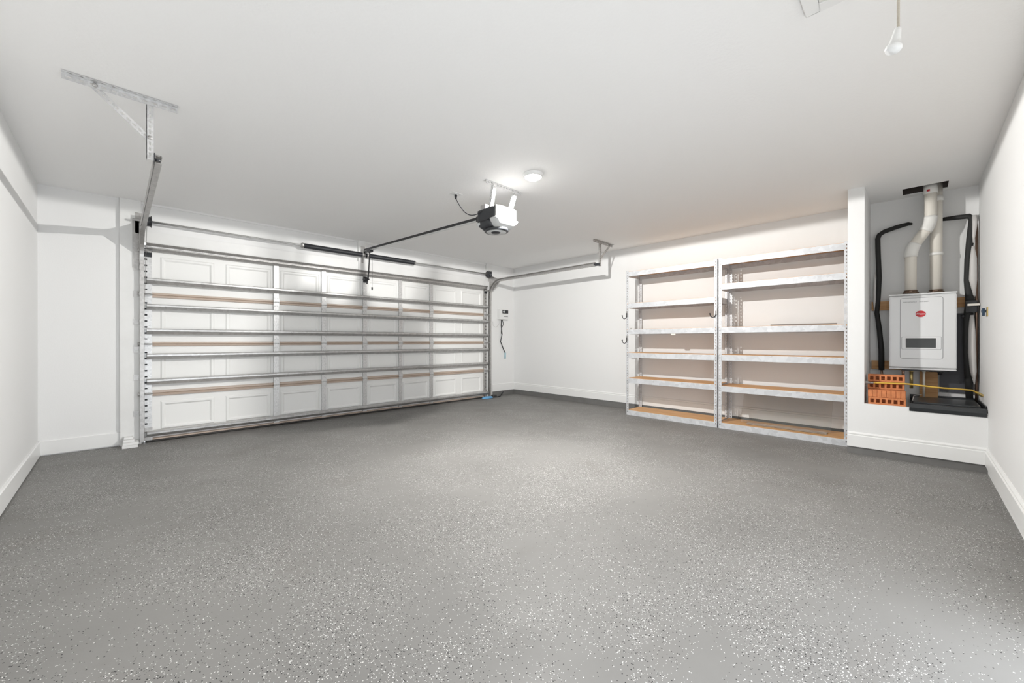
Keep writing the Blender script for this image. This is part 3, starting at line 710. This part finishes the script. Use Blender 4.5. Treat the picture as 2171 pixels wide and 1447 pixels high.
# vent pipes
def vent(name, label, x, path, couplings, zc):
    y0 = path[0][0]
    v = thing(name, label, 'pipe', (x, y0, HZ1), 'vent pipes above the water heater')
    part('pipe', MB().tube([(x, a, b) for a, b in path], .0445, 22), M_PVC, v)
    for pts in couplings:
        part('coupling', MB().tube([(x, a, b) for a, b in pts], .0505, 22), M_PVCW, v)
    part('clamp', MB().lathe([(.049, 0), (.053, .004), (.049, .010), (.049, .018), (.053, .022), (.049, .028), (.056, .034), (.056, -.02), (.06, -.02)][:6], (x, y0, HZ1 + .012), 'z', 22).lathe([(.060, 0), (.060, .014), (.052, .02)], (x, y0, HZ1 + .006), 'z', 22).box((x - .075, y0 - .01, HZ1 + .018), (x - .045, y0 + .01, HZ1 + .034)), M_BRONZE, v)
    return v
def bend(p0, p1, p2, n=6):
    out = []
    for k in range(n + 1):
        t = k / n; out.append(((1 - t) ** 2 * p0[0] + 2 * t * (1 - t) * p1[0] + t * t * p2[0], (1 - t) ** 2 * p0[1] + 2 * t * (1 - t) * p1[1] + t * t * p2[1]))
    return out
lo = bend((-5.905, 1.96), (-5.905, 2.035), (-5.938, 2.095)); hi = bend((-6.005, 2.205), (-6.042, 2.27), (-6.042, 2.345))
vL = vent('vent_pipe', 'cream vent pipe with two angled white elbows above the heater', -.215, [(-5.905, HZ1 + .006)] + lo + hi + [(-6.042, ZC + .35)], [lo, hi, [(-6.042, 2.565), (-6.042, 2.68)]], 0)
part('sticker', MB().prism([(-.215 - .0515 * math.cos(a), -6.042 + .0515 * math.sin(a)) for a in (.55, .35, .1)] + [(-.215 - .049 * math.cos(a), -6.042 + .049 * math.sin(a)) for a in (.1, .35, .55)], 'z', 2.583, 2.603), M_RED, vL, label='small red sticker')
vent('vent_pipe', 'straight cream vent pipe standing behind the angled one', -.125, [(-6.083, HZ1 + .006), (-6.083, ZC + .35)], [[(-6.083, 1.965), (-6.083, 1.995)], [(-6.083, 2.50), (-6.083, 2.55)]], 0)

# insulated water lines
li = thing('insulated_pipe', 'black foam insulated pipe left of the water heater', 'pipe', (-.06, -5.68, .8), 'insulated pipes beside the heater')
lp = [(-.016, -5.905, 2.338), (-.06, -5.885, 2.334), (-.062, -5.80, 2.318), (-.063, -5.70, 2.288), (-.064, -5.663, 2.262), (-.064, -5.650, 2.22), (-.064, -5.652, 2.1), (-.062, -5.662, 1.8), (-.06, -5.656, 1.6), (-.06, -5.644, 1.42), (-.06, -5.664, 1.24), (-.062, -5.680, 1.02), (-.066, -5.682, .80)]
part('foam_sleeve', MB().tube(lp, [.014, .018, .022, .022, .022, .022, .022, .022, .02, .02, .022, .024, .024], 12), M_FOAM, li)
part('foil_strip', MB().tube([(-.062, -5.629, 1.86), (-.062, -5.630, 1.75), (-.062, -5.626, 1.55), (-.06, -5.624, 1.43)], [.002, .012, .014, .003], 8).tube([(-.062, -5.632, 2.2), (-.063, -5.634, 2.1)], [.003, .008], 8), M_TAPE, li)
part('pipe_end', MB().tube([(-.066, -5.682, .81), (-.07, -5.69, .70)], .011, 10), M_COPPER, li)
ri = thing('insulated_pipe', 'black foam insulated pipe right of the water heater with torn foil', 'pipe', (-.1, -6.31, .66), 'insulated pipes beside the heater')
rp_ = [(-.016, -6.12, 2.335), (-.055, -6.135, 2.33), (-.07, -6.22, 2.325), (-.085, -6.30, 2.318), (-.095, -6.322, 2.28), (-.1, -6.308, 2.1), (-.1, -6.296, 1.9), (-.1, -6.292, 1.7), (-.1, -6.308, 1.5), (-.1, -6.288, 1.3), (-.1, -6.286, 1.1), (-.1, -6.294, .85), (-.1, -6.306, .56)]
part('foam_sleeve', MB().tube(rp_, [.012, .018, .022, .024, .026, .026, .026, .026, .032, .028, .026, .026, .026], 12), M_FOAM, ri)
part('foil_strip', MB().tube([(-.118, -6.333, 2.31), (-.12, -6.336, 2.24), (-.12, -6.330, 2.12), (-.118, -6.326, 2.05)], [.016, .018, .012, .003], 8).tube([(-.118, -6.325, 2.02), (-.125, -6.327, 1.9), (-.125, -6.325, 1.7), (-.12, -6.335, 1.54)], [.010, .024, .028, .008], 8).tube([(-.12, -6.318, 1.36), (-.125, -6.318, 1.2), (-.125, -6.320, 1.0), (-.12, -6.328, .82), (-.118, -6.336, .7)], [.014, .024, .027, .022, .004], 8), M_TAPE, ri)
part('valve_clamp', MB().box((-.15, -6.352, 1.385), (-.06, -6.278, 1.50)), M_BLACK, ri, .008)
part('valve_handle', MB().box((-.175, -6.366, 1.447), (-.155, -6.286, 1.468)), M_PVC, ri, .003)
part('valve_knob', MB().tube([(-.10, -6.28, 1.355), (-.10, -6.252, 1.35)], .018, 10), M_BLACK, ri)
solo('copper_pipe', MB().tube([(-.045, -6.352, 2.28), (-.05, -6.353, 1.4), (-.05, -6.353, .48)], .010, 10), M_COPPER, 'bare copper pipe in the right corner of the heater recess', 'pipe', (-.05, -6.353, .48))
wv = thing('wall_valve', 'small brass valve with dark blue handle on the right recess wall', 'valve', (-.5, YN, 1.36))
part('escutcheon', MB().box((-.73, YN, 1.322), (-.665, YN + .006, 1.40)), M_BRASS, wv, .002)
part('handle', MB().tube([(-.62, YN + .004, 1.37), (-.62, YN + .03, 1.37)], .012, 8).box((-.65, YN + .012, 1.33), (-.60, YN + .026, 1.395)), mat('dark_blue', (.02, .05, .10), .4), wv)

# floor of the recess: pan, bricks, hose, block
pan = thing('drain_pan', 'black drain pan on the ledge under the water heater', 'pan', (-.4, -6.13, .503))
pm = MB()
PX0, PX1, PY0, PY1 = -.735, -.04, -6.362, -5.90
pm.box((PX0 + .03, PY0, .503), (PX1, PY1, .507))
part('pan_floor', pm, M_PAN, pan)
part('rim', MB().prism([(PX0 - .004, .470), (PX0 - .012, .503), (PX0 + .0, .535), (PX0 + .02, .54), (PX0 + .03, .505), (PX0 + .002, .505)], 'y', PY0, PY1), M_PAN, pan)
part('rim', MB().box((PX1 - .004, PY0, .507), (PX1, PY1, .56)), M_PAN, pan)
part('rim', MB().box((PX0 + .03, PY1 - .004, .507), (PX1, PY1, .54)), M_PAN, pan)
part('rim', MB().box((PX0 + .03, PY0, .507), (PX1, PY0 + .004, .56)), M_PAN, pan)
part('inner_tray', MB().box((-.60, PY0 + .02, .508), (-.08, PY1 - .02, .545)), M_PAN, pan, .01)
part('wire_frame', MB().tube([(-.66, PY1 - .02, .56), (-.60, PY1 - .03, .60), (-.56, PY1 - .08, .61)], .003, 6), M_GALV, pan)
BL, BD, BH = .262, .098, .068
def brick_mesh(grooved):
    mb = MB()
    if not grooved:
        mb.box((0, 0, 0), (BD, BL, .016)).box((0, 0, BH - .016), (BD, BL, BH)).box((BD * .55, 0, .016), (BD * .6, BL, BH - .016))
        n = 6; hw = .026; web = (BL - n * hw) / (n + 1); y = 0
        for k in range(n + 1): mb.box((0, y, .016), (BD, y + web, BH - .016)); y += web + hw
    else:
        mb.box((.006, 0, 0), (BD, BL, BH)); n = 8; wd = BL / n
        for k in range(n): mb.box((0, k * wd + .002, .002), (.006, (k + 1) * wd - .002, BH - .002))
    return mb.mesh('clay_brick', M_BRICK)
bmH, bmG = brick_mesh(False), brick_mesh(True)
for me, x, y, z, lb in ((bmH, -.728, -5.878, .504, 'hollow orange brick at the bottom front of the stack, holes facing out'), (bmG, -.724, -5.876, .573, 'grooved orange brick on top of the front stack'),
                        (bmG, -.605, -5.868, .504, 'orange brick at the bottom of the rear stack'), (bmG, -.605, -5.868, .573, 'orange brick second from the bottom of the rear stack'),
                        (bmH, -.607, -5.866, .650, 'hollow orange brick behind the yellow hose'), (bmH, -.603, -5.868, .727, 'topmost hollow orange brick of the rear stack')):
    if x > -.7: z = {.504: .504, .573: .573, .650: .642, .727: .715}[z]
    tag(link('clay_brick', me, None, (x, y, z)), lb, 'brick', 'orange bricks in the heater recess')
gh = thing('gas_hose', 'thin yellow gas hose sagging across the recess in front of the bricks', 'hose', (-.63, -5.95, .67))
part('hose', MB().tube([(-.63, -5.60, .700), (-.63, -5.66, .702), (-.62, -5.74, .704), (-.62, -5.86, .708), (-.61, -5.93, .704), (-.60, -6.02, .693), (-.58, -6.12, .684), (-.52, -6.22, .678), (-.44, -6.30, .668), (-.40, -6.34, .64), (-.40, -6.365, .62)], .0075, 8), M_YELLOW, gh)
part('fitting', MB().tube([(-.63, -5.588, .700), (-.63, -5.62, .700)], .014, 8, False).tube([(-.63, -5.615, .700), (-.63, -5.65, .702)], .0095, 8), M_GALV, gh)
part('fitting', MB().tube([(-.40, -6.33, .648), (-.40, -6.368, .617)], .013, 8, False), M_BRASS, gh)
solo('dark_sheet', MB().box((-.022, -6.335, .60), (0, -6.112, 1.385)), mat('dark_blue_grey', (0.07, 0.072, 0.085), 0.5), 'thin dark blue-grey sheet on the wall behind the lower right of the heater', 'panel', (-.01, -6.22, .60), .002)  # thin blue-grey sheet, much darker than the wall around it
solo('wood_block', MB().box((-.045, -6.10, .508), (-.0105, -5.97, .80)), M_LUMBER, 'brown wood block standing under the heater by the wall', 'block', (-.03, -6.03, .508), .002)

# ================================================================= ATTIC HATCH AND CORD
ah = thing('attic_hatch', 'white attic hatch in the ceiling at the top edge of the view', 'hatch', (-4.1, -5.9, ZC))
hx1, hy1 = -3.656, -5.578
hx0, hy0 = hx1 - .86, hy1 - .62
fr = MB()
for a, b in (((hx0, hy1 - .055, ZC - .014), (hx1, hy1, ZC - .001)), ((hx0, hy0, ZC - .014), (hx1, hy0 + .055, ZC)), ((hx1 - .055, hy0 + .055, ZC - .014), (hx1, hy1 - .055, ZC)), ((hx0, hy0 + .055, ZC - .014), (hx0 + .055, hy1 - .055, ZC))): fr.box(a, b)
part('hatch_trim', fr, M_TRIM, ah, .003)
part('hatch_panel', MB().box((hx0 + .057, hy0 + .057, ZC - .008), (hx1 - .057, hy1 - .057, ZC - .001)), mat('cream_panel', (.80, .79, .74), .5), ah)

pcd = thing('attic_pull', 'hanging cord with white bell-shaped pull under the attic hatch', 'pull cord', (-4.40, -5.902, 1.91))
cx_, cy_ = -4.401, -5.903
part('cord', MB().tube([(cx_, cy_, ZC - .008), (cx_ + .002, cy_, 2.3), (cx_, cy_, 1.975)], .0034, 8), M_ROPE, pcd)
tilt = Matrix.Rotation(math.radians(13), 3, Vector((math.sin(.7806), math.cos(.7806), 0)))
bell = MB().lathe([(.004, 0), (.0075, -.004), (.0085, -.012), (.0105, -.030), (.0135, -.050), (.0175, -.054), (.0185, -.060), (.0165, -.066), (.0, -.066)], (0, 0, 0), 'z', 24)
bell.v = [Vector((cx_, cy_, 1.979)) + tilt @ p for p in bell.v]
part('handle', bell, M_WHITEPL, pcd)
